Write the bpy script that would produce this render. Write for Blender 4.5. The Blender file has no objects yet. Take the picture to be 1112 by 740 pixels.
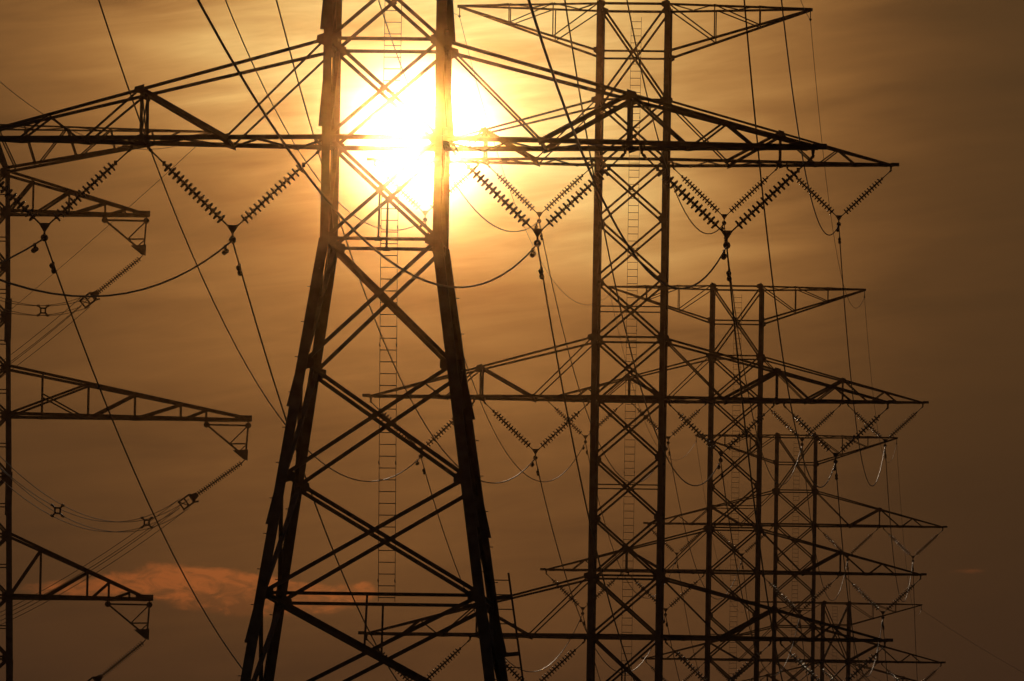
import bpy, math, random
from mathutils import Vector, Matrix
random.seed(7)
scene = bpy.context.scene
C = scene.collection
R = math.radians

# ------------------------------------------------------------------ camera
# World axes: +Y runs along the row of pylons, X along their crossarms, z = 0 at eye height.
F = 9267.0                                     # focal length in picture widths x 1112 (a 300 mm lens)
yv = Vector((537 / F, -729 / F, -1)).normalized()
zr = Vector((math.sin(R(.68)), math.cos(R(.68)), 0))
zv = (zr - yv * zr.dot(yv)).normalized()
xv = yv.cross(zv)
cam_rot = Matrix((xv, yv, zv))                 # rows: camera -> world
cd = bpy.data.cameras.new('camera'); cam = bpy.data.objects.new('camera', cd); C.objects.link(cam)
cd.sensor_width = 36; cd.lens = 300; cd.clip_start = .5; cd.clip_end = 30000
cam.matrix_world = cam_rot.to_4x4()
scene.camera = cam

def ray(u, v):
    return cam_rot @ Vector(((u - 556) / F, -(v - 370) / F, -1))

# ------------------------------------------------------------------ exposure and render settings
vs = scene.view_settings
vs.view_transform = 'Standard'; vs.look = 'None'; vs.gamma = 1; vs.exposure = 0; vs.use_curve_mapping = False
cy = scene.cycles
cy.use_denoising = True
cy.max_bounces = 6; cy.volume_bounces = 0
cy.sample_clamp_indirect = 0; cy.sample_clamp_direct = 0

# ------------------------------------------------------------------ sun and sky
SUN = ray(456, 148).normalized()
sun_el = math.asin(SUN.z); sun_az = math.atan2(SUN.x, SUN.y)
sl = bpy.data.lights.new('sun', 'SUN'); so = bpy.data.objects.new('sun', sl); C.objects.link(so)
SUN_E = .55
sl.energy = SUN_E; sl.angle = R(.66); sl.color = (1, .74, .5)
so.rotation_euler = SUN.to_track_quat('Z', 'Y').to_euler()
so.location = SUN * 900

world = bpy.data.worlds.new('World'); scene.world = world
world.use_nodes = True
nt = world.node_tree; nt.nodes.clear()

class X:
    """a scalar socket with operators"""
    def __init__(s, sock): s.s = sock
    @staticmethod
    def op(o, *a, clamp=False):
        n = nt.nodes.new('ShaderNodeMath'); n.operation = o; n.use_clamp = clamp
        for i, v in enumerate(a):
            if isinstance(v, X): nt.links.new(v.s, n.inputs[i])
            else: n.inputs[i].default_value = v
        return X(n.outputs[0])
    def __add__(s, o): return X.op('ADD', s, o)
    def __radd__(s, o): return X.op('ADD', o, s)
    def __sub__(s, o): return X.op('SUBTRACT', s, o)
    def __rsub__(s, o): return X.op('SUBTRACT', o, s)
    def __mul__(s, o): return X.op('MULTIPLY', s, o)
    def __rmul__(s, o): return X.op('MULTIPLY', o, s)
    def __truediv__(s, o): return X.op('DIVIDE', s, o)
    def __pow__(s, o): return X.op('POWER', s, o)
    def exp(s): return X.op('EXPONENT', s)
    def sqrt(s): return X.op('SQRT', s)

def smooth(x, a, b):
    n = nt.nodes.new('ShaderNodeMapRange'); n.interpolation_type = 'SMOOTHSTEP'
    nt.links.new(x.s, n.inputs['Value'])
    n.inputs['From Min'].default_value = a; n.inputs['From Max'].default_value = b
    return X(n.outputs['Result'])

def combine(a, b, c):
    n = nt.nodes.new('ShaderNodeCombineXYZ')
    for i, v in enumerate((a, b, c)):
        if isinstance(v, X): nt.links.new(v.s, n.inputs[i])
        else: n.inputs[i].default_value = v
    return n.outputs[0]

def noise(vec, scale, detail=4, rough=.55, dist=0):
    n = nt.nodes.new('ShaderNodeTexNoise'); n.inputs['Scale'].default_value = scale
    n.inputs['Detail'].default_value = detail; n.inputs['Roughness'].default_value = rough
    n.inputs['Distortion'].default_value = dist
    nt.links.new(vec, n.inputs['Vector'])
    return X(n.outputs['Fac'])

tc = nt.nodes.new('ShaderNodeTexCoord')
sep = nt.nodes.new('ShaderNodeSeparateXYZ'); nt.links.new(tc.outputs['Generated'], sep.inputs[0])
dx, dy, dz = (X(sep.outputs[i]) for i in range(3))
az = X.op('ARCTAN2', dx, dy)                    # radians from the direction of the row
el = X.op('ARCSINE', dz)
K = F / 100.                                    # angular unit used below: 1 = 100/9267 rad (about 0.62 degrees)
ea, ee = (az - sun_az) * K, (el - sun_el) * K   # offsets from the sun
d = (ea * ea + ee * ee).sqrt()
# broad aureole round the sun, weaker under the haze bank below it
q = ee + ea * .3
fac = (.385 + .68 * smooth(q, -1.9, .5)) * (1 - .66 * smooth(ea, 3.15, 6.3)) * (1 - .16 * smooth(X.op('MULTIPLY', ee, -1.), 3.8, 5.6))
streak_v = combine(ea * .34 , ee * 1.9 - ea * .10, 3.7)
n1 = noise(streak_v, .47, 5, .55, .4)
streak_w = combine(ea * .5, ee * 3.6 - ea * .5, 9.2)
n2 = noise(streak_w, .9, 4, .6, .6)
bank = noise(combine(ea * .22, ee * .9 + ea * .08, 17.), .8, 3, .5)
def band(a0, e0, slope, hw_, hl, amp):
    p, r_ = ea - a0, ee - e0
    y = (r_ - p * slope + (n1 - .5) * .35) / hw_
    return X.op('MULTIPLY', y * y + (p / hl) * (p / hl), -1.).exp() * amp
bands = band(5.6, 1.45, .02, .3, 2.0, -.30)
for b_ in ((3.7, -1.2, .11, .12, 3.0, .20), (5.3, -1.95, .10, .5, 2.2, -.14), (-2.8, -2.72, .03, .15, 2.2, .26), (-3.4, -1.3, .05, .55, 1.6, -.14),
           (0., -1.33, .10, .12, 1.7, .2), (-1.8, 1.15, .22, .13, 1.3, .13), (-3.7, .95, .1, .3, 1.2, -.16), (2.2, -.75, .0, .5, 1.1, .62), (-1.45, -.3, .1, .42, 1., -.28),
           (-1.3, -1.0, .1, .3, 1.0, -.12), (4.6, .62, .14, .12, 1.8, .14), (3.4, .9, .1, .25, .9, -.2), (-4.4, 1.4, .05, .4, 1.2, -.26), (-2.2, .35, .12, .1, 1.3, .12), (5.0, .1, .12, .16, 1.6, -.1), (5.9, -4.7, -.02, .18, 1.0, .18)):
    bands = bands + band(*b_)
mod = 1 + bands + (n1 - .5) * 1.6 + (n2 - .5) * .95 + (bank - .5) * 1.6
I = 1.58 * (X.op('MULTIPLY', (d * d + .8).sqrt(), -1 / 2.17)).exp() * fac * mod + .016
# low sunlit cloud bank left of the nearest pylon
ca, ce = (az - (ray(225, 640).x / ray(225, 640).y)) * K, (el - math.atan(ray(225, 640).z / ray(225, 640).y)) * K
cn = noise(combine(ca * 1.0, ce * 2.6, 2.3), 1.15, 7, .6, .5)
cn2 = noise(combine(ca * 1.6, ce * 3.6, 6.1), 2.2, 6, .62, .8)
wx = noise(combine(ca * .9, ce * 1.6, 11.), 1.6, 4, .6) - .5
wy = noise(combine(ca * .9, ce * 1.6, 31.), 1.6, 4, .6) - .5
cax, cex = ca + wx * .5, ce + wy * .28
env = None
for u_, v_, su, sv, am in ((205, 636, 74, 24, 1.), (285, 650, 84, 23, .95), (120, 640, 60, 14, .6), (360, 655, 50, 12, .6), (396, 641, 16, 9, .6), (50, 646, 50, 10, .45), (1052, 608, 60, 9, .44)):
    pa, pe = (cax - (u_ - 225) / 100.) * (100. / su), (cex - (640 - v_) / 100.) * (100. / sv)
    g_ = X.op('MULTIPLY', pa * pa + pe * pe, -1.).exp() * am
    env = g_ if env is None else env + g_
dens = env + (cn - .5) * 1.5
cm = smooth(dens, .34, .78) * smooth(env, .12, .5)
relief = smooth(cn2 + ce * .5, .32, .64)

Rr = I
Gg = .37 * I + .32 * (I ** 2.2) + .1 * (I ** 3.) + .0045
Bb = .085 * I + .16 * (I ** 2.5) + .06 * (I ** 3.) + .0075
lit = cm * (.2 + .8 * relief)
Rr = Rr + lit * .185
Gg = Gg + lit * .037
Bb = Bb + lit * .005
dc = ((ea - .02) * (ea - .02) + ee * ee).sqrt()
core = X.op('MULTIPLY', (dc / .60) ** 2.2, -1.).exp()
Rr = Rr + core * 6.; Gg = Gg + core * 5.; Bb = Bb + core * 3.4
cc = nt.nodes.new('ShaderNodeCombineColor')
for i, v in enumerate((Rr, Gg, Bb)): nt.links.new(v.s, cc.inputs[i])
sky = nt.nodes.new('ShaderNodeTexSky'); sky.sky_type = 'NISHITA'; sky.sun_disc = False
sky.sun_elevation = sun_el; sky.sun_rotation = sun_az; sky.dust_density = 6; sky.air_density = 1.5
b1 = nt.nodes.new('ShaderNodeBackground'); b1.inputs['Strength'].default_value = .0012
nt.links.new(sky.outputs[0], b1.inputs['Color'])
b2 = nt.nodes.new('ShaderNodeBackground'); b2.inputs['Strength'].default_value = 1
nt.links.new(cc.outputs[0], b2.inputs['Color'])
add = nt.nodes.new('ShaderNodeAddShader'); nt.links.new(b1.outputs[0], add.inputs[0]); nt.links.new(b2.outputs[0], add.inputs[1])
wo = nt.nodes.new('ShaderNodeOutputWorld'); nt.links.new(add.outputs[0], wo.inputs['Surface'])

# ------------------------------------------------------------------ materials
def mat(name, base, rough, metal=0., spec=.5, vary=.0, scale=4., bump=0.):
    m = bpy.data.materials.new(name); m.use_nodes = True
    t = m.node_tree; p = t.nodes['Principled BSDF']
    p.inputs['Base Color'].default_value = (*base, 1); p.inputs['Roughness'].default_value = rough
    p.inputs['Metallic'].default_value = metal; p.inputs['Specular IOR Level'].default_value = spec
    if vary:
        tx = t.nodes.new('ShaderNodeTexCoord'); nz = t.nodes.new('ShaderNodeTexNoise')
        nz.inputs['Scale'].default_value = scale; nz.inputs['Detail'].default_value = 5
        t.links.new(tx.outputs['Object'], nz.inputs['Vector'])
        rp = t.nodes.new('ShaderNodeValToRGB')
        rp.color_ramp.elements[0].position = .3; rp.color_ramp.elements[1].position = .72
        rp.color_ramp.elements[0].color = (*[c * (1 - vary) for c in base], 1)
        rp.color_ramp.elements[1].color = (*[min(1, c * (1 + vary)) for c in base], 1)
        t.links.new(nz.outputs['Fac'], rp.inputs[0]); t.links.new(rp.outputs[0], p.inputs['Base Color'])
        if bump:
            b = t.nodes.new('ShaderNodeBump'); b.inputs['Strength'].default_value = bump
            t.links.new(nz.outputs['Fac'], b.inputs['Height']); t.links.new(b.outputs[0], p.inputs['Normal'])
    return m
STEEL = mat('weathered_galvanised_steel', (.13, .125, .12), .62, .35, .4, .35, 3.)
PLATE = mat('dull_steel_plate', (.11, .105, .10), .6, .4, .4, .3, 6.)
WIRE = mat('aluminium_wire', (.14, .135, .13), .5, .35, .5, .12, 30.)
OLDWIRE = mat('dull_weathered_wire', (.09, .085, .08), .75, .1, .3, .15, 30.)
PORCELAIN = mat('glazed_insulator', (.16, .12, .10), .33, 0., 1., .2, 8.)
DULLDISC = mat('dusty_insulator', (.10, .08, .07), .6, 0., .3, .2, 8.)
GROUND = mat('dry_grass_ground', (.07, .075, .03), .95, 0, .2, .5, .08, .3)

# ------------------------------------------------------------------ mesh helpers
class MB:
    def __init__(s): s.v = []; s.f = []
    def add(s, vs_, fs):
        n = len(s.v); s.v += [tuple(v) for v in vs_]; s.f += [tuple(i + n for i in f) for f in fs]
    def prism(s, prof, a, b, side):
        """extrude a 2-D profile from a to b; profile x runs along side"""
        a, b = Vector(a), Vector(b); t = (b - a).normalized()
        side = Vector(side); side = side - t * side.dot(t)
        if side.length < 1e-4: side = Vector((1, 0, .3)) - t * Vector((1, 0, .3)).dot(t)
        side.normalize(); up = t.cross(side)
        n = len(prof)
        vs_ = [p + side * x + up * y for p in (a, b) for x, y in prof]
        fs = [(i, (i + 1) % n, n + (i + 1) % n, n + i) for i in range(n)]
        fs += [tuple(range(n - 1, -1, -1)), tuple(range(n, 2 * n))]
        s.add(vs_, fs)
    def angle(s, a, b, w, side=(0, 1, 0), k=.13):
        """rolled steel angle of leg w"""
        t = w * k + .003; h = w / 2
        s.prism([(-h, -h), (h, -h), (h, -h + t), (-h + t, -h + t), (-h + t, h), (-h, h)], a, b, side)
    def bar(s, a, b, w, h=None, side=(0, 1, 0)):
        h = h or w
        s.prism([(-w / 2, -h / 2), (w / 2, -h / 2), (w / 2, h / 2), (-w / 2, h / 2)], a, b, side)
    def rod(s, a, b, r, n=6):
        s.prism([(r * math.cos(2 * math.pi * i / n), r * math.sin(2 * math.pi * i / n)) for i in range(n)], a, b, (.31, .2, .9))
    def box(s, c, sx, sy, sz):
        c = Vector(c); s.bar(c - Vector((0, 0, sz / 2)), c + Vector((0, 0, sz / 2)), sx, sy, (1, 0, 0))
    def plate(s, pts, n, t):
        """flat polygon of thickness t along n"""
        n = Vector(n).normalized() * (t / 2); k = len(pts)
        vs_ = [Vector(p) - n for p in pts] + [Vector(p) + n for p in pts]
        fs = [tuple(range(k - 1, -1, -1)), tuple(range(k, 2 * k))] + [(i, (i + 1) % k, k + (i + 1) % k, k + i) for i in range(k)]
        s.add(vs_, fs)
    def tube(s, pts, r, n=6):
        pts = [Vector(p) for p in pts]; vs_ = []; fs = []
        for i, p in enumerate(pts):
            t = (pts[min(i + 1, len(pts) - 1)] - pts[max(i - 1, 0)]).normalized()
            sd = t.cross(Vector((0, 0, 1)))
            sd = sd.normalized() if sd.length > 1e-3 else Vector((1, 0, 0))
            up = sd.cross(t)
            for k in range(n):
                a = 2 * math.pi * k / n
                vs_.append(p + sd * (r * math.cos(a)) + up * (r * math.sin(a)))
        for i in range(len(pts) - 1):
            for k in range(n):
                fs.append((i * n + k, i * n + (k + 1) % n, (i + 1) * n + (k + 1) % n, (i + 1) * n + k))
        fs += [tuple(range(n - 1, -1, -1)), tuple(range((len(pts) - 1) * n, len(pts) * n))]
        s.add(vs_, fs)
    def lathe(s, prof, a, b, n=12):
        """revolve (distance along a->b, radius) round the axis a->b"""
        a, b = Vector(a), Vector(b); t = (b - a).normalized()
        sd = t.cross(Vector((0, 1, 0)))
        sd = sd.normalized() if sd.length > 1e-3 else Vector((1, 0, 0))
        up = t.cross(sd); vs_ = []; fs = []; m = len(prof)
        for l, r in prof:
            for k in range(n):
                g = 2 * math.pi * k / n
                vs_.append(a + t * l + (sd * math.cos(g) + up * math.sin(g)) * r)
        for i in range(m - 1):
            for k in range(n):
                fs.append((i * n + k, i * n + (k + 1) % n, (i + 1) * n + (k + 1) % n, (i + 1) * n + k))
        fs += [tuple(range(n - 1, -1, -1)), tuple(range((m - 1) * n, m * n))]
        s.add(vs_, fs)
    def mesh(s, name, m, smooth_=False):
        me = bpy.data.meshes.new(name); me.from_pydata(s.v, [], s.f); me.materials.append(m)
        if smooth_:
            for p in me.polygons: p.use_smooth = len(p.vertices) == 4
        me.update(); return me
    def build(s, name, m, parent=None, smooth_=False, loc=(0, 0, 0)):
        return link(name, s.mesh(name, m, smooth_), parent, loc)

def link(name, data, parent=None, loc=(0, 0, 0)):
    o = bpy.data.objects.new(name, data); C.objects.link(o); o.location = loc
    if parent: o.parent = parent
    return o
def tag(o, label, cat, group=None):
    o['label'] = label; o['category'] = cat
    if group: o['group'] = group
    return o
def empty(name, loc, label, cat, group=None, rz=0):
    o = link(name, None, None, loc); o.rotation_euler = (0, 0, rz); o.empty_display_size = 1
    return tag(o, label, cat, group)
def copy_tree(o, parent=None):
    c = o.copy(); C.objects.link(c)
    if parent: c.parent = parent
    for ch in list(o.children): copy_tree(ch, c)
    return c

# ------------------------------------------------------------------ ground
GZ = -1.7
g = MB(); NG = 60; S = 3000.
for j in range(NG + 1):
    for i in range(NG + 1):
        x, y = -S + 2 * S * i / NG, -S + 2 * S * j / NG
        far = min(1, max(0, (math.hypot(x, y - 350) - 700) / 1500))
        g.v.append((x, y, GZ + far * 1.2 * math.sin(x * .004) * math.cos(y * .0031)))
for j in range(NG):
    for i in range(NG):
        a = j * (NG + 1) + i; g.f.append((a, a + 1, a + NG + 2, a + NG + 1))
o = g.build('ground', GROUND); o['kind'] = 'structure'

# ------------------------------------------------------------------ the pylons of the row
U = 1 / 26.                                    # drawing unit of the pylon (m)
HW = 37.0 * U                                  # half width of the square body
SPAN, EARTH = 284.0, 192.0                     # half spans of conductor arms and earth-wire arm
GAP = 259.3                                    # between conductor arms
TOPN = 65.                                     # where an arm's upper chord meets the leg

def make_tower(label, base, H, own=False, earth_h=170., earth_half=EARTH, hw=HW, depth_hw=None, rz=0, thin=True):
    """H: height of the top conductor arm over the pylon's base (m)"""
    root = empty('lattice_tower', base, label, 'pylon', 'lattice pylons standing in a row', rz)
    A = [H, H - GAP * U, H - 2 * GAP * U]       # arm heights
    waist = A[2] - 67 * U
    def w(z): return hw if z >= waist else hw + .145 * (waist - z)
    zt = H + earth_h * U
    ze = H + (earth_h - 52) * U                 # root of the earth-wire arm
    # ---- legs
    cuts = [71, 7, -66, -112, -179, -257, -335, -415, 71 + GAP, 7 + GAP, 140 + GAP, 71 + 2 * GAP, 7 + 2 * GAP, 140, 140 + 2 * GAP]
    for sx in (-1, 1):
        for sy in (-1, 1):
            m = MB()
            pts = [(zt + .12, w(zt))] + [(z, w(z)) for z in (waist,)] + [(-.3, w(-.3))]
            for (z1, w1), (z2, w2), lw in zip(pts, pts[1:], (.21, .26)):
                # the angle's heel points outward
                a, b = Vector((sx * w1, sy * w1, z1)), Vector((sx * w2, sy * w2, z2))
                t = lw * .13 + .004; h = lw / 2
                ex, ey = Vector((-sx, 0, 0)), Vector((0, -sy, 0))
                prof = [(-h, -h), (h, -h), (h, -h + t), (-h + t, -h + t), (-h + t, h), (-h, h)]
                vs_ = [p + ex * x + ey * y for p in (a, b) for x, y in prof]
                fs = [(i, (i + 1) % 6, 6 + (i + 1) % 6, 6 + i) for i in range(6)] + [(5, 4, 3, 2, 1, 0), (6, 7, 8, 9, 10, 11)]
                m.add(vs_, fs)
            for c in cuts:                       # splice plates flaring outward at their foot
                z0 = A[2] + c * U; z1 = z0 + 30 * U
                if z0 < .5 or not own or c in (-66, -112): continue
                p0 = Vector((sx * (w(z0) + .1), sy * w(z0), z0)); p1 = Vector((sx * (w(z1) + .1), sy * w(z1), z1))
                m.plate([p0 + Vector((sx * .10, 0, 0)), p1 + Vector((sx * .01, 0, 0)), p1 - Vector((sx * .06, 0, 0)), p0 - Vector((sx * .06, 0, 0))], (0, 1, 0), .16)
            for k in range(int((waist - 3) / .45)):      # step bolts
                z = 3 + k * .45
                s_ = Vector((sx * (w(z) + .09), sy * (w(z) - .02), z)) if k % 2 else Vector((sx * (w(z) - .02), sy * (w(z) + .09), z))
                e_ = s_ + (Vector((sx * .13, 0, 0)) if k % 2 else Vector((0, sy * .13, 0)))
                m.bar(s_, e_, .02)
            m.build('leg', STEEL, root)
    # ---- face bracing
    st = [A[2], waist] + [A[2] + c * U for c in (-150, -225, -302, -383, -470, -560, -655)]
    st = [z for z in st if z > 1.2] + [0.3]
    pan = [(zt, H + TOPN * U), (H + TOPN * U, H)]
    for i in range(2):
        zs = [A[i] - (A[i] - A[i + 1]) * k / 4 for k in range(5)]
        zs[3] = A[i + 1] + TOPN * U
        pan += list(zip(zs, zs[1:]))
    pan += list(zip(st, st[1:]))
    horiz = [(zt, .1), (ze, .08)]
    for a in A: horiz += [(a, .12), (a + TOPN * U, .085)]
    horiz += [(waist, .085), (A[2] - 302 * U, .085)]
    if thin: horiz += [(H - 161 * U, .05), (H - 355 * U, .05)]
    for ax, sg in ((1, -1), (1, 1), (0, -1), (0, 1)):
        m = MB(); nrm = Vector((0, sg, 0)) if ax else Vector((sg, 0, 0))
        def P(s_, z, off=0.):
            ww = w(z)
            v = Vector((s_ * ww, sg * ww, z)) if ax else Vector((sg * ww, s_ * ww, z))
            return v + nrm * off
        for z1, z2 in pan:
            big = .105 if z2 < waist - .1 else .092
            zo = Vector((0, 0, -sg * .055 if ax else 0)); m.angle(P(-1, z1, .015) + zo, P(1, z2, .015) + zo, big, nrm)
            m.angle(P(1, z1, -.045), P(-1, z2, -.045), big, nrm)
            c = (P(-1, z1) * w(z2) + P(1, z2) * w(z1)) / (w(z1) + w(z2))
            c = (P(-1, z1) + (P(1, z2) - P(-1, z1)) * (w(z1) / (w(z1) + w(z2))))
            tn = Vector((1, 0, 0)) if ax else Vector((0, 1, 0))
            m.plate([c + tn * .11, c + Vector((0, 0, .1)), c - tn * .11, c - Vector((0, 0, .1))], nrm, .05)
        for z, ww in horiz:
            if z > .5: m.angle(P(-1, z, .025), P(1, z, .025), ww, nrm)
        for z in [p[0] for p in pan] + [0.3]:
            for s_ in (-1, 1):                   # gussets at the leg
                c = P(s_, z, .02); tn = (Vector((-s_, 0, 0)) if ax else Vector((0, -s_, 0)))
                gx = .24 if z > waist else .3
                m.plate([c - tn * .02 + Vector((0, 0, .2)), c + tn * gx + Vector((0, 0, .1)), c + tn * gx - Vector((0, 0, .1)), c - tn * .02 - Vector((0, 0, .2))], nrm, .03)
        if ax:                                   # hanger rods to the middle of the struts
            for z1, z2 in ((A[2] - 35 * U, waist), (A[2] - 302 * U, A[2] - 342 * U)):
                m.angle(P(-.04 if z2 > z1 else -.03, z1), P(-.04, z2), .055, nrm)
                c = P(-.04, waist)
                if z2 != waist: continue
                m.plate([c + Vector((.1, 0, -.06)), c + Vector((0, 0, .12)), c + Vector((-.1, 0, -.06))], nrm, .03)
        m.build('face_bracing', STEEL, root)
    # ---- conductor arms
    for a in A:
        for s in (-1, 1):
            m = MB()
            x0, x1 = hw / U, SPAN
            def dep(x): return (hw / U) * (1 - (x - x0) / (x1 - x0)) + 2.5 * (x - x0) / (x1 - x0)
            def top(x): return TOPN * (1 - (x - x0) / (x1 - 2 - x0))
            def Bt(x, f): return Vector((s * x * U, f * dep(x) * U, a))
            def Tp(x, f): return Vector((s * x * U, f * dep(x) * U, a + top(x) * U))
            for f in (-1, 1):
                n = (0, f, 0)
                m.angle(Bt(x0, f), Bt(163, f), .125, n); m.angle(Bt(160, f), Bt(x1 + 1, f), .115, n)
                m.angle(Tp(x0, f), Tp(161, f), .09, n); m.angle(Tp(159, f), Tp(x1 - 2, f), .085, n)
                m.angle(Tp(x0 + 2, f), Bt(104, f), .058, n)
                m.angle(Bt(104, f), Tp(161, f), .12, n)
                m.angle(Bt(161, f) , Tp(161, f), .08, (1, 0, 0))
                m.angle(Tp(163, f), Bt(199, f), .06, n)
                m.angle(Bt(204, f), Tp(224, f), .05, n)
                m.angle(Tp(224, f), Bt(243, f), .06, n)
                for p, q_ in ((Tp(x0, f), .3), (Bt(x0, f), .09), (Tp(161, f), .2), (Bt(104, f), .16), (Bt(161, f), .16)):
                    p = p + Vector((0, f * .03, 0))
                    m.plate([p + Vector((-s * .06, 0, -q_ * .8)), p + Vector((s * q_, 0, -q_ * .35)), p + Vector((s * q_ * .9, 0, q_ * .25)), p + Vector((-s * .06, 0, q_ * .6))], n, .03)
            stn = [x0, 62, 83, 104, 132, 161, 180, 199, 221, 243, 262, 278]
            for i, (p, q_) in enumerate(zip(stn, stn[1:])):      # plan lacing
                f = 1 if i % 2 else -1
                m.angle(Bt(p, f) - Vector((0, 0, .05)), Bt(q_, -f) - Vector((0, 0, .05)), .055, (0, 0, 1))
            for x in (104, 161, 199, 243): m.angle(Bt(x, 1), Bt(x, -1), .06, (0, 0, 1))
            m.angle(Tp(161, 1), Tp(161, -1), .07, (0, 0, 1)); m.angle(Tp(161, 1), Bt(161, -1), .04); m.angle(Tp(161, -1), Bt(161, 1), .035)
            e = Bt(x1, 0); m.box(e + Vector((s * .1, 0, .02)), .34, .24, .13)
            for x in (44, 158, 169, 282):
                m.plate([Vector((s * x * U - .05, 0, a - .05)), Vector((s * x * U + .05, 0, a - .05)), Vector((s * x * U + .03, 0, a - .22)), Vector((s * x * U - .03, 0, a - .22))], (0, 1, 0), .03)
                m.bar(Bt(x, 1) - Vector((0, 0, .04)), Bt(x, -1) - Vector((0, 0, .04)), .06, .08, (0, 0, 1))
            m.build('crossarm', STEEL, root)
    # ---- earth-wire arms
    for s in (-1, 1):
        m = MB(); x0, x1 = hw / U, earth_half
        def dep(x): return (hw / U) * (1 - (x - x0) / (x1 - x0)) + 2 * (x - x0) / (x1 - x0)
        def Tp(x, f): return Vector((s * x * U, f * dep(x) * U, zt))
        def Bt(x, f): return Vector((s * x * U, f * dep(x) * U, ze + (zt - ze) * (x - x0) / (x1 - x0) * .98))
        xa, xb = x0 + (x1 - x0) * .33, x0 + (x1 - x0) * .645
        for f in (-1, 1):
            n = (0, f, 0)
            m.angle(Tp(x0, f), Tp(x1, f), .09, n); m.angle(Bt(x0, f), Bt(x1, f), .1, n)
            m.angle(Tp(xa, f), Bt(xa, f), .05, n); m.angle(Tp(xb, f), Bt(xb, f), .05, n)
            m.angle(Tp(x0 + 2, f), Bt(xa, f), .055, n); m.angle(Tp(xa + 2, f), Bt(xb, f), .05, n)
            p = Bt(x0, f) + Vector((0, f * .03, 0))
            m.plate([p + Vector((-s * .05, 0, -.2)), p + Vector((s * .22, 0, -.05)), p + Vector((s * .22, 0, .16)), p + Vector((-s * .05, 0, .15))], n, .03)
        stn = [x0, (x0 + xa) / 2, xa, (xa + xb) / 2, xb, (xb + x1) / 2]
        for i, (p, q_) in enumerate(zip(stn, stn[1:])):
            f = 1 if i % 2 else -1
            m.angle(Tp(p, f) + Vector((0, 0, .05)), Tp(q_, -f) + Vector((0, 0, .05)), .05, (0, 0, 1))
        m.box(Vector((s * x1 * U, 0, zt - .02)), .18, .2, .12)
        ob = m.build('earth_wire_arm', STEEL, root)
        k = MB(); p = Vector((s * x1 * U, 0, zt - .08))
        k.rod(p, p - Vector((0, 0, .3)), .022); k.lathe([(0, .03), (.03, .055), (.11, .055), (.16, .03)], p - Vector((0, .08, .36)), p - Vector((0, -.1, .36)), 8)
        k.build('wire_clamp', PLATE, ob)
    # ---- climbing ladder behind the back face
    m = MB(); z0, z1 = A[2] - 300 * U, zt - 6 * U; n = 60
    def lad(s_, z): return Vector((s_ * .215, w(z) + .1, z))
    for s_ in (-1, 1):
        for p, q_ in ((z0, waist), (waist, z1)): m.bar(lad(s_, p), lad(s_, q_), .022, .014)
    z = z0 + .1
    while z < z1:
        m.bar(lad(-1, z), lad(1, z), .022); z += .3
    z = z0 + .5
    while z < z1:
        for s_ in (-1, 1): m.bar(lad(s_, z), lad(s_, z) + Vector((0, -.14, .05)), .03)
        z += 3.
    m.build('ladder', STEEL, root)
    if own:                                      # ladder standing off the right-hand rear leg
        m = MB(); z0, z1 = 0., A[2] - 280 * U
        def rl(o_, z): return Vector((w(z) + o_, w(z), z))
        for o_, b in ((.52, .05), (.1, .03)): m.bar(rl(o_, z0), rl(o_, z1), b)
        z = z0 + .3
        while z < z1: m.bar(rl(.1, z), rl(.52, z), .026); z += .37
        z = z1 - .6
        while z > 0: m.bar(rl(0, z - .06), rl(.54, z), .13, .1); z -= 1.45
        m.build('leg_ladder', STEEL, root)
    return root

# positions of the pylons: (x, y, height of the top arm over the eye)
POS = {1: (-16.0, 215.4, 21.77 + 2 * GAP * U), 2: (-16.1, 356.4, 35.31), 3: (-16.1, 493.7, 35.10), 4: (-15.95, 627.5, 35.46), 5: (-15.99, 779.9, 29.09)}
t1 = make_tower('nearest lattice pylon, legs splaying below its arm, bright sun right behind it', (POS[1][0], POS[1][1], GZ), POS[1][2] - GZ, own=True, thin=False)
HH = POS[2][2] - GZ
t2 = make_tower('second nearest lattice pylon, whole height in view right of the sun', (POS[2][0], POS[2][1], GZ), HH)
for k, lab in ((3, 'third pylon of the row, its flat top level with the second pylon\'s ladder middle'), (4, 'fourth pylon of the row, small, its top between the third pylon\'s upper two arms')):
    c = copy_tree(t2); c.location = (POS[k][0], POS[k][1], POS[k][2] - HH); c['label'] = lab
E5 = 205.
t5 = make_tower('farthest and lowest pylon of the row with a wide top arm', (POS[5][0], POS[5][1], GZ), POS[5][2] - GZ, earth_h=E5, earth_half=203., hw=31 * U, rz=R(5))

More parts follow.
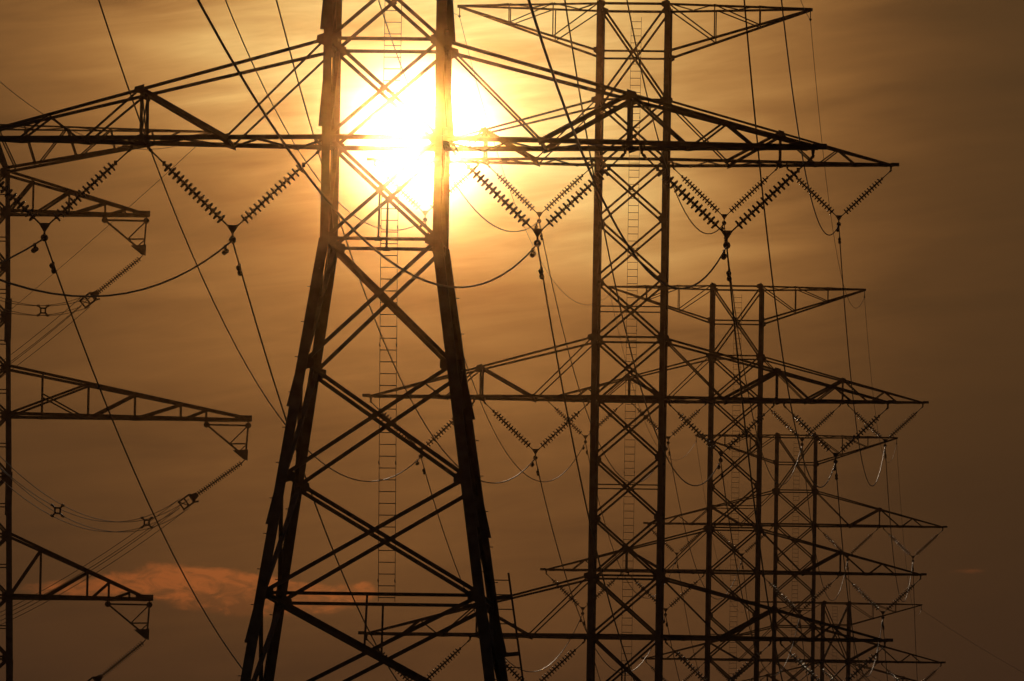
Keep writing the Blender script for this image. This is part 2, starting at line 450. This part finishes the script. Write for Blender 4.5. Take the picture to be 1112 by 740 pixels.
# ------------------------------------------------------------------ V-shaped insulator pairs
YZ = -57. * U
def disc_string(m, a, b, pitch=.146, r=.138, n=18):
    a, b = Vector(a), Vector(b); L = (b - a).length; t = (b - a).normalized()
    k = int(L / pitch + .5)
    for i in range(k):
        p = a + t * (i * pitch)
        c1 = .0485 + .066 * .093; c2 = c1 + (r - .108) * .158
        m.lathe([(0, .022), (.006, .044), (.034, .044), (.037, .03), (.0475, .03), (.0482, .031), (.0485, .034), (c1, .1), (c2, r - .008), (c2 + .003, r - .003), (.068, r), (.100, r * .98), (.106, r * .92), (.092, r * .8), (.1, r * .5), (.108, .04), (.13, .026), (pitch, .022)], p, b, n)
def v_meshes():
    out = []
    for s in (-1, 1):
        a = Vector((s * 57 * U, 0, -.2)); e = Vector((s * .11, 0, YZ + .02))
        t = (e - a).normalized(); L = (e - a).length
        d0 = a + t * (L - 2.044 - .2); d1 = a + t * (L - .2)
        m = MB(); disc_string(m, d0, d1)
        k2 = MB(); k2.rod(d1 - t * .04, e, .022)
        k = MB(); k.rod(a, d0 + t * .03, .022)
        k.lathe([(0, .02), (.02, .04), (.09, .04), (.12, .02)], a + t * .02, a + t, 8)
        k.box(d0 - t * .06, .08, .06, .12)
        out.append((m.mesh('disc_string', PORCELAIN, True), k.mesh('link_rod', PLATE), k2.mesh('link_rod', PLATE)))
    y = MB(); y.plate([(-.16, 0, YZ + .05), (.16, 0, YZ + .05), (.03, 0, YZ - .16), (-.03, 0, YZ - .16)], (0, 1, 0), .05)
    c = MB(); zc = -66 * U
    c.bar((0, 0, YZ - .14), (0, 0, zc + .08), .05)
    c.lathe([(0, .03), (.06, .075), (.14, .095), (.24, .095), (.32, .075), (.38, .03)], (0, -.19, zc + .02), (0, .3, zc + .02), 10)
    return out, y.mesh('yoke_plate', PLATE), c.mesh('wire_clamp', PLATE, True)
VM = v_meshes()
def make_v():
    r = empty('insulator_string_pair', (0, 0, 0), '', 'insulator', 'V-shaped insulator pairs hanging under the pylon arms')
    for dm, km, km2 in VM[0]:
        s = link('disc_string', dm, r); link('link_rod', km, s); link('link_rod', km2, s)
    link('yoke_plate', VM[1], r); link('wire_clamp', VM[2], r)
    return r
v0 = make_v(); used = False
LEVEL = ('top', 'middle', 'bottom'); WHO = {1: 'nearest', 2: 'second nearest', 3: 'third', 4: 'fourth'}
SIDE = {-226: 'outer left', -101: 'inner left', 101: 'inner right', 226: 'outer right'}
for k, levels in ((1, (2,)), (2, (0, 1, 2)), (3, (0, 1)), (4, (0, 1))):
    for lv in levels:
        for ox in (-226, -101, 101, 226):
            v = v0 if not used else copy_tree(v0); used = True
            v.location = (POS[k][0] + ox * U, POS[k][1], POS[k][2] - lv * GAP * U)
            v['label'] = '%s V-shaped insulator pair under the %s arm of the %s pylon' % (SIDE[ox], 'only visible' if k == 1 else LEVEL[lv], WHO[k])

# ------------------------------------------------------------------ wires along the row
VZ = -66 * U
def clampP(k, ox, lv):
    x, y, z = POS[k]
    return Vector((x + ox * U * (.97 if k == 5 else 1), y, z - lv * GAP * U + VZ))
def sag_pts(a, b, s, n):
    return [a + (b - a) * (i / n) - Vector((0, 0, 4 * s * (i / n) * (1 - i / n))) for i in range(n + 1)]
def damper_mesh():
    m = MB()
    m.box((0, 0, -.05), .07, .06, .16); m.rod((0, -.24, -.13), (0, .24, -.13), .018)
    for s in (-1, 1):
        m.lathe([(0, .03), (.02, .06), (.14, .07), (.18, .045)], (0, s * .12, -.14), (0, s * .4, -.14), 8)
    return m.mesh('vibration_damper', PLATE)
DM = damper_mesh()
NEAR = {-226: (-24.5, 55.5, 20.9, 7.0), -101: (-18.55, 56.7, 21.0, 6.9), 101: (-11.58, 60.1, 21.5, 6.55), 226: (-6.9, 61.5, 21.6, 6.5)}
SAG = {(1, 0): 6.5, (1, 1): 6.35, (1, 2): 6.1}
for lv in range(3):
    for ox in (-226, -101, 101, 226):
        P = [clampP(k, ox, lv) for k in range(1, 6)]
        nx, ny, nz, ns = NEAR[ox]
        first = Vector((nx, ny, nz + (2 - lv) * GAP * U))
        pts = sag_pts(first, P[0], ns, 40)[:-1]
        for k in range(4):
            s = SAG.get((1, lv)) if k == 0 else (5.85 if k == 1 else 5.6)
            pts += sag_pts(P[k], P[k + 1], s, 36)[:-1]
        pts.append(P[4])
        m = MB(); m.tube(pts, .0225, 6)
        w_ = m.build('power_line', WIRE, None, True)
        tag(w_, 'power line wire hung %s under the %s arms of the row of pylons' % (SIDE[ox], LEVEL[lv]), 'power line', 'power lines strung along the row of pylons')
        for k in range(4):
            if k == 0 and lv < 2: continue
            for j in (-1, 1):
                tgt = P[k] + Vector((0, j * 2.1, 0))
                best = min(range(len(pts) - 1), key=lambda i: abs((pts[i].y + pts[i + 1].y) / 2 - tgt.y))
                a, b = pts[best], pts[best + 1]
                f = (tgt.y - a.y) / (b.y - a.y); p = a + (b - a) * f
                dmp = link('vibration_damper', DM, w_, p)
                dmp.rotation_euler = (math.atan2((b - a).z, (b - a).y), 0, 0)
for s in (-1, 1):
    tips = []
    for k in range(1, 6):
        eh, ex = (170., EARTH) if k < 5 else (E5, 203.)
        tips.append(Vector((POS[k][0] + s * ex * U, POS[k][1], POS[k][2] + eh * U - .44)))
    if True:
        a5 = Vector((s * 203 * U, 0, 0)); a5.rotate(Matrix.Rotation(R(5), 3, 'Z'))
        tips[4] = Vector((POS[5][0] + a5.x, POS[5][1] + a5.y, tips[4].z))
    first = Vector((-16.0 + s * EARTH * U, 60., 21.6 + (2 * GAP + 170) * U))
    pts = sag_pts(first, tips[0], 5.5, 30)[:-1]
    for k in range(4): pts += sag_pts(tips[k], tips[k + 1], 4.6, 36)[:-1]
    pts += sag_pts(tips[4], tips[4] + Vector((47, 160, -9.)), 4., 20)
    m = MB(); m.tube(pts, .012, 5)
    tag(m.build('earth_wire', WIRE, None, True), 'thin earth wire over the %s tips of the pylons\' topmost arms' % ('left' if s < 0 else 'right'), 'earth wire', 'earth wires over the row of pylons')

# ------------------------------------------------------------------ the angle pylon at the left edge
YAW = R(7)
TX, TY = -56.44, 464.0
t0 = empty('angle_tower', (TX, TY, GZ), 'lattice pylon cut by the left edge, triangular brackets hanging from its arm tips', 'pylon', None, YAW)
def z0_(z): return z - GZ
def hw0(z): return 1.14 + .0245 * (45 - z) if z < 45.06 else max(.25, 1.14 - .36 * (z - 45.05))      # half width at height z over the eye
for sx in (-1, 1):
    for sy in (-1, 1):
        m = MB()
        prof = .29
        for za, zb, lw in ((47.6, 45.05, .18), (45.05, 31.5, .25), (31.5, 21.5, .30), (21.5, GZ - .3, .36)):
            m.angle((sx * hw0(za), sy * hw0(za), z0_(za)), (sx * hw0(zb), sy * hw0(zb), z0_(zb)), lw, (-sx, 0, 0))
        for zc in (38., 28.5, 18.2):
            m.plate([(sx * (hw0(zc) + .2), sy * hw0(zc), z0_(zc)), (sx * (hw0(zc) + .2), sy * hw0(zc), z0_(zc) - 2.2), (sx * (hw0(zc) - .16), sy * hw0(zc), z0_(zc) - 2.2), (sx * (hw0(zc) - .16), sy * hw0(zc), z0_(zc))], (0, 1, 0), .3)
        m.build('leg', STEEL, t0)
zs = [47.5, 45.05, 42.85, 39.9, 37.1, 34.3, 31.7, 28.4, 25.1, 21.75, 18.4, 15., 11.3, 7.3, 3., GZ + .2]
for ax, sg in ((1, -1), (1, 1), (0, -1), (0, 1)):
    m = MB(); nrm = Vector((0, sg, 0)) if ax else Vector((sg, 0, 0))
    def P(s_, z, off=0.):
        ww = hw0(z); v = Vector((s_ * ww, sg * ww, z0_(z))) if ax else Vector((sg * ww, s_ * ww, z0_(z)))
        return v + nrm * off
    for z1, z2 in zip(zs, zs[1:]):
        m.angle(P(-1, z1, .015), P(1, z2, .015), .11, nrm); m.angle(P(1, z1, -.05), P(-1, z2, -.05), .11, nrm)
        m.angle(P(-1, z1, .03), P(1, z1, .03), .1, nrm)
        m.angle(P(-1, (z1 + z2) / 2, .03), P(1, (z1 + z2) / 2, .03), .06, nrm)
        for s_ in (-1, 1):
            c = P(s_, z1, .02); tn = (Vector((-s_, 0, 0)) if ax else Vector((0, -s_, 0)))
            m.plate([c - tn * .12 + Vector((0, 0, .28)), c + tn * .4 + Vector((0, 0, .12)), c + tn * .4 - Vector((0, 0, .12)), c - tn * .12 - Vector((0, 0, .28))], nrm, .04)
    m.build('face_bracing', STEEL, t0)
m = MB()
for s_ in (-1, 1): m.bar((s_ * .22, hw0(20) + .2, z0_(0)), (s_ * .22, hw0(44), z0_(47)), .03)
for k in range(150): m.bar((-.22, hw0(20) + .18 - k * .0018, .6 + 1.7 + k * .3), (.22, hw0(20) + .18 - k * .0018, .6 + 1.7 + k * .3), .03)
m.build('ladder', STEEL, t0)

ARMS0 = {'top': (42.85, 45.0, 8.94, (2.57, 4.55, 6.53, 7.64)), 'middle': (31.7, 34.3, 14.75, (3.29, 5.82, 8.38, 10.9, 12.3)), 'bottom': (21.75, 25.1, 9.53, (3.4, 5.97, 7.15, 8.28))}
ENDS0 = {}
for lev, (zb, zt, xt, stn) in ARMS0.items():
    for s in (-1, 1):
        m = MB(); x0 = hw0(zb)
        def dep(x): return hw0(zb) * (1 - (x - x0) / (xt - x0)) + .14
        def Bt(x, f): return Vector((s * x, f * dep(x), z0_(zb)))
        def Tp(x, f): return Vector((s * x, f * dep(x), z0_(zb + .18 + (zt - zb - .18) * max(0, 1 - (x - x0) / (xt - .9 - x0)))))
        for f in (-1, 1):
            n = (0, f, 0)
            m.angle(Bt(x0, f), Bt(xt, f), .17, n); m.angle(Tp(x0, f), Tp(xt - .6, f), .15, n)
            for i, x in enumerate(stn):
                m.angle(Bt(x, f), Tp(x, f), .1, (1, 0, 0))
                prev = stn[i - 1] + .25 if i else x0
                if i == 1 and lev == 'middle': prev = x0
                if not (lev == 'middle' and i == 0): m.angle(Bt(prev, f), Tp(x, f), .12, n)
            if lev == 'middle': m.angle(Tp(stn[0], f) * .5 + Bt(stn[0], f) * .5, Bt(stn[1] - .4, f), .08, n)
        xs = [x0] + [x for x in stn] + [xt - .3]
        for i, (p, q_) in enumerate(zip(xs, xs[1:])):
            f = 1 if i % 2 else -1
            m.angle(Bt(p, f) - Vector((0, 0, .07)), Bt(q_, -f) - Vector((0, 0, .07)), .08, (0, 0, 1))
        m.bar(Bt(xt - .9, 0) + Vector((0, 0, .09)), Bt(xt + .06, 0) + Vector((0, 0, .09)), .34, .32, (0, 1, 0))
        arm = m.build('crossarm', STEEL, t0)
        # triangular hanging bracket
        h = MB(); zt_ = z0_(zb) - .3; xa, xb = xt - 2.42, xt - .14; ap = (s * (xt - .42), z0_(zb) - 1.95)
        for yy in (-.16, .16):
            V = lambda x, z: Vector((s * x, yy, z))
            A_, B_, Cc = V(xa, zt_), V(xb, zt_), V(xt - .42, z0_(zb) - 1.9); D_ = V(xt - .24, z0_(zb) - 1.9)
            for p, q_, r_ in ((A_, B_, .075), (A_, Cc, .08), (B_, D_, .09), (A_ + (Cc - A_) * .64, V(xb - .07, zt_ - 1.0), .06), (A_ + (Cc - A_) * .64, B_, .06), (A_ + (Cc - A_) * .9, V(xb - .07, zt_ - 1.05), .05)):
                h.bar(p, q_, r_)
        for x in (xa, xb): h.lathe([(0, .06), (.03, .17), (.3, .17), (.36, .06)], (s * x, -.18, zt_), (s * x, .3, zt_), 8); h.bar((s * x, 0, zt_), (s * x, 0, z0_(zb)), .07)
        h.plate([(s * (xt - .95), 0, z0_(zb) - 1.68), (s * (xt - .12), 0, z0_(zb) - 1.62), (s * (xt - .14), 0, z0_(zb) - 2.22), (s * (xt - .36), 0, z0_(zb) - 2.15)], (0, 1, 0), .36)
        h.build('hanging_bracket', STEEL, arm)
        if s > 0:
            ENDS0[lev] = Vector((xt - .3, 0, z0_(zb) - 2.25))
for s in (-1, 1):                                # earth-wire arms
    m = MB(); x0, xt = hw0(45.2), 12.2
    def dep(x): return hw0(45) * (1 - (x - x0) / (xt - x0)) + .1
    def Tp(x, f): return Vector((s * x, f * dep(x), z0_(47.55)))
    def Bt(x, f): return Vector((s * x, f * dep(x), z0_(45.2 + 2.25 * (x - x0) / (xt - x0))))
    for f in (-1, 1):
        n = (0, f, 0)
        m.angle(Bt(x0, f), Bt(xt, f), .16, n); m.angle(Tp(.3, f), Tp(xt, f), .09, n)
        for a, b in ((.5, 1.6), (2.0, 2.66), (4.32, 2.85), (4.37, 4.92), (6.77, 5.05), (6.77, 7.0), (9.0, 7.1), (9.0, 9.2), (10.6, 9.3)):
            m.angle(Tp(a, f), Bt(b, f), .075, n)
    for i in range(6):
        f = 1 if i % 2 else -1; p = x0 + i * 1.8; m.angle(Tp(p, f), Tp(p + 1.8, -f), .06, (0, 0, 1))
    m.build('earth_wire_arm', STEEL, t0)

RM = Matrix.Rotation(YAW, 3, 'Z')
def w0(v): return RM @ Vector(v) + Vector((TX, TY, GZ))
YK = {}
for lev, a in ENDS0.items():
    vec = Vector((-2.78, 0, -2.05)) if lev == 'middle' else Vector((-2.62, 0, -2.2)); L = vec.length; t = vec.normalized()
    r = empty('insulator_string', w0(a), 'long insulator string swung left from the %s arm of the pylon at the left edge' % lev, 'insulator', 'insulator strings swung from the pylon at the left edge', YAW)
    m = MB(); disc_string(m, t * .18, vec - t * .28, .14, .15, 10); s_ = m.build('disc_string', DULLDISC, r, True)
    for p_, q_ in (((0, 0, .05), t * .24), (vec - t * .36, vec, )):
        k = MB(); k.rod(p_, q_, .03); k.build('link_rod', PLATE, s_)
    y = MB(); up = t.cross(Vector((0, 1, 0)))
    y.plate([vec + up * .26, vec + up * .26 + t * .16, vec - up * .26 + t * .16, vec - up * .26], (0, 1, 0), .09)
    y.plate([vec + up * .12 - t * .3, vec + up * .2, vec - up * .2, vec - up * .12 - t * .3], (0, 1, 0), .07)
    for a_ in (.45, .8): y.bar(vec + up * .27 + t * a_, vec - up * .27 + t * a_, .08)
    y.bar(vec + up * .25 + t * .45, vec - up * .25 + t * .8, .05); y.bar(vec + up * .36 - t * .12, vec + up * .2 + t * .2, .09)
    for q_ in (-.25, .25):
        for yy in (-.22, .22): y.bar(vec + up * q_ + t * .1 + Vector((0, yy, 0)), vec + up * q_ + t * .85 + Vector((0, yy, 0)), .08)
    y.bar(vec + Vector((0, -.3, 0)) + t * .1, vec + Vector((0, .3, 0)) + t * .1, .1)
    y.build('yoke_plate', PLATE, r)
    YK[lev] = w0(a + vec + t * .6)
def spacer(m, p, t, h):
    sd = t.cross(Vector((0, 0, 1))).normalized(); up = sd.cross(t)
    c = [p + sd * (x * h) + up * (y * h) for x, y in ((-1, -1), (1, -1), (1, 1), (-1, 1))]
    i_ = [p + sd * (x * h * .5) + up * (y * h * .5) for x, y in ((-1, -1), (1, -1), (1, 1), (-1, 1))]
    for k in range(4):
        m.bar(i_[k], i_[(k + 1) % 4], .08, .08, t); m.bar(i_[k], c[k], .08, .08, t)
        m.bar(c[k] - t * .24, c[k] + t * .24, .11)
for lev in ('top', 'middle', 'bottom'):
    A_ = YK[lev]
    near = sag_pts(A_, A_ + Vector((2.07, -165, 2.43)), 5.63, 44); far = sag_pts(A_, A_ + Vector((-59.1, 135, 1.23)), 7.5, 44)
    path = near[::-1] + far[1:]
    r = empty('bundled_power_line', A_, 'bundle of four thin wires passing the %s arm of the pylon at the left edge' % lev, 'power line', 'four-wire bundles at the left edge')
    h = .25
    for ox, oz in ((-1, -1), (1, -1), (1, 1), (-1, 1)):
        pp = []
        for i, p in enumerate(path):
            t = (path[min(i + 1, len(path) - 1)] - path[max(i - 1, 0)]).normalized(); sd = t.cross(Vector((0, 0, 1))).normalized()
            pp.append(p + sd * (ox * h) + sd.cross(t) * (oz * h) - A_)
        m = MB(); m.tube(pp, .017, 5); m.build('wire', OLDWIRE, r, True)
    for pts, ds in ((near, (23, 70, 115)), (far, (40, 80))):
        for dd in ds:
            acc = 0
            for a, b in zip(pts, pts[1:]):
                l = (b - a).length
                if acc + l > dd:
                    m = MB(); p = a + (b - a) * ((dd - acc) / l); spacer(m, Vector((0, 0, 0)), (b - a).normalized(), h)
                    m.build('spacer', PLATE, r, False, p - A_); break
                acc += l
tipw = w0((12.2, 0, z0_(47.45)))
pts = sag_pts(tipw, tipw + Vector((2.15, -215, -3.06)), 7.15, 50)[::-1] + sag_pts(tipw, tipw + Vector((-49.9, 235, .11)), .6, 30)[1:]
m = MB(); m.tube(pts, .016, 5)
tag(m.build('earth_wire', WIRE, None, True), 'thin wire over the top arm tip of the pylon at the left edge', 'earth wire')

# ------------------------------------------------------------------ haze, added to stand in for lens bloom round the sun
hz = MB(); top = 52.; e = 3150.
hz.bar((0, 0, GZ - 3.), (0, 0, top), 2 * e, 2 * e, (1, 0, 0))
hm = bpy.data.materials.new('bloom_haze'); hm.use_nodes = True; t = hm.node_tree; t.nodes.clear()
pv = t.nodes.new('ShaderNodeVolumePrincipled'); om = t.nodes.new('ShaderNodeOutputMaterial')
pv.inputs['Color'].default_value = (1, .5, .17, 1); pv.inputs['Density'].default_value = 3.5e-5; pv.inputs['Anisotropy'].default_value = .999
t.links.new(pv.outputs[0], om.inputs['Volume'])
ho = hz.build('haze', hm); ho['kind'] = 'stuff'
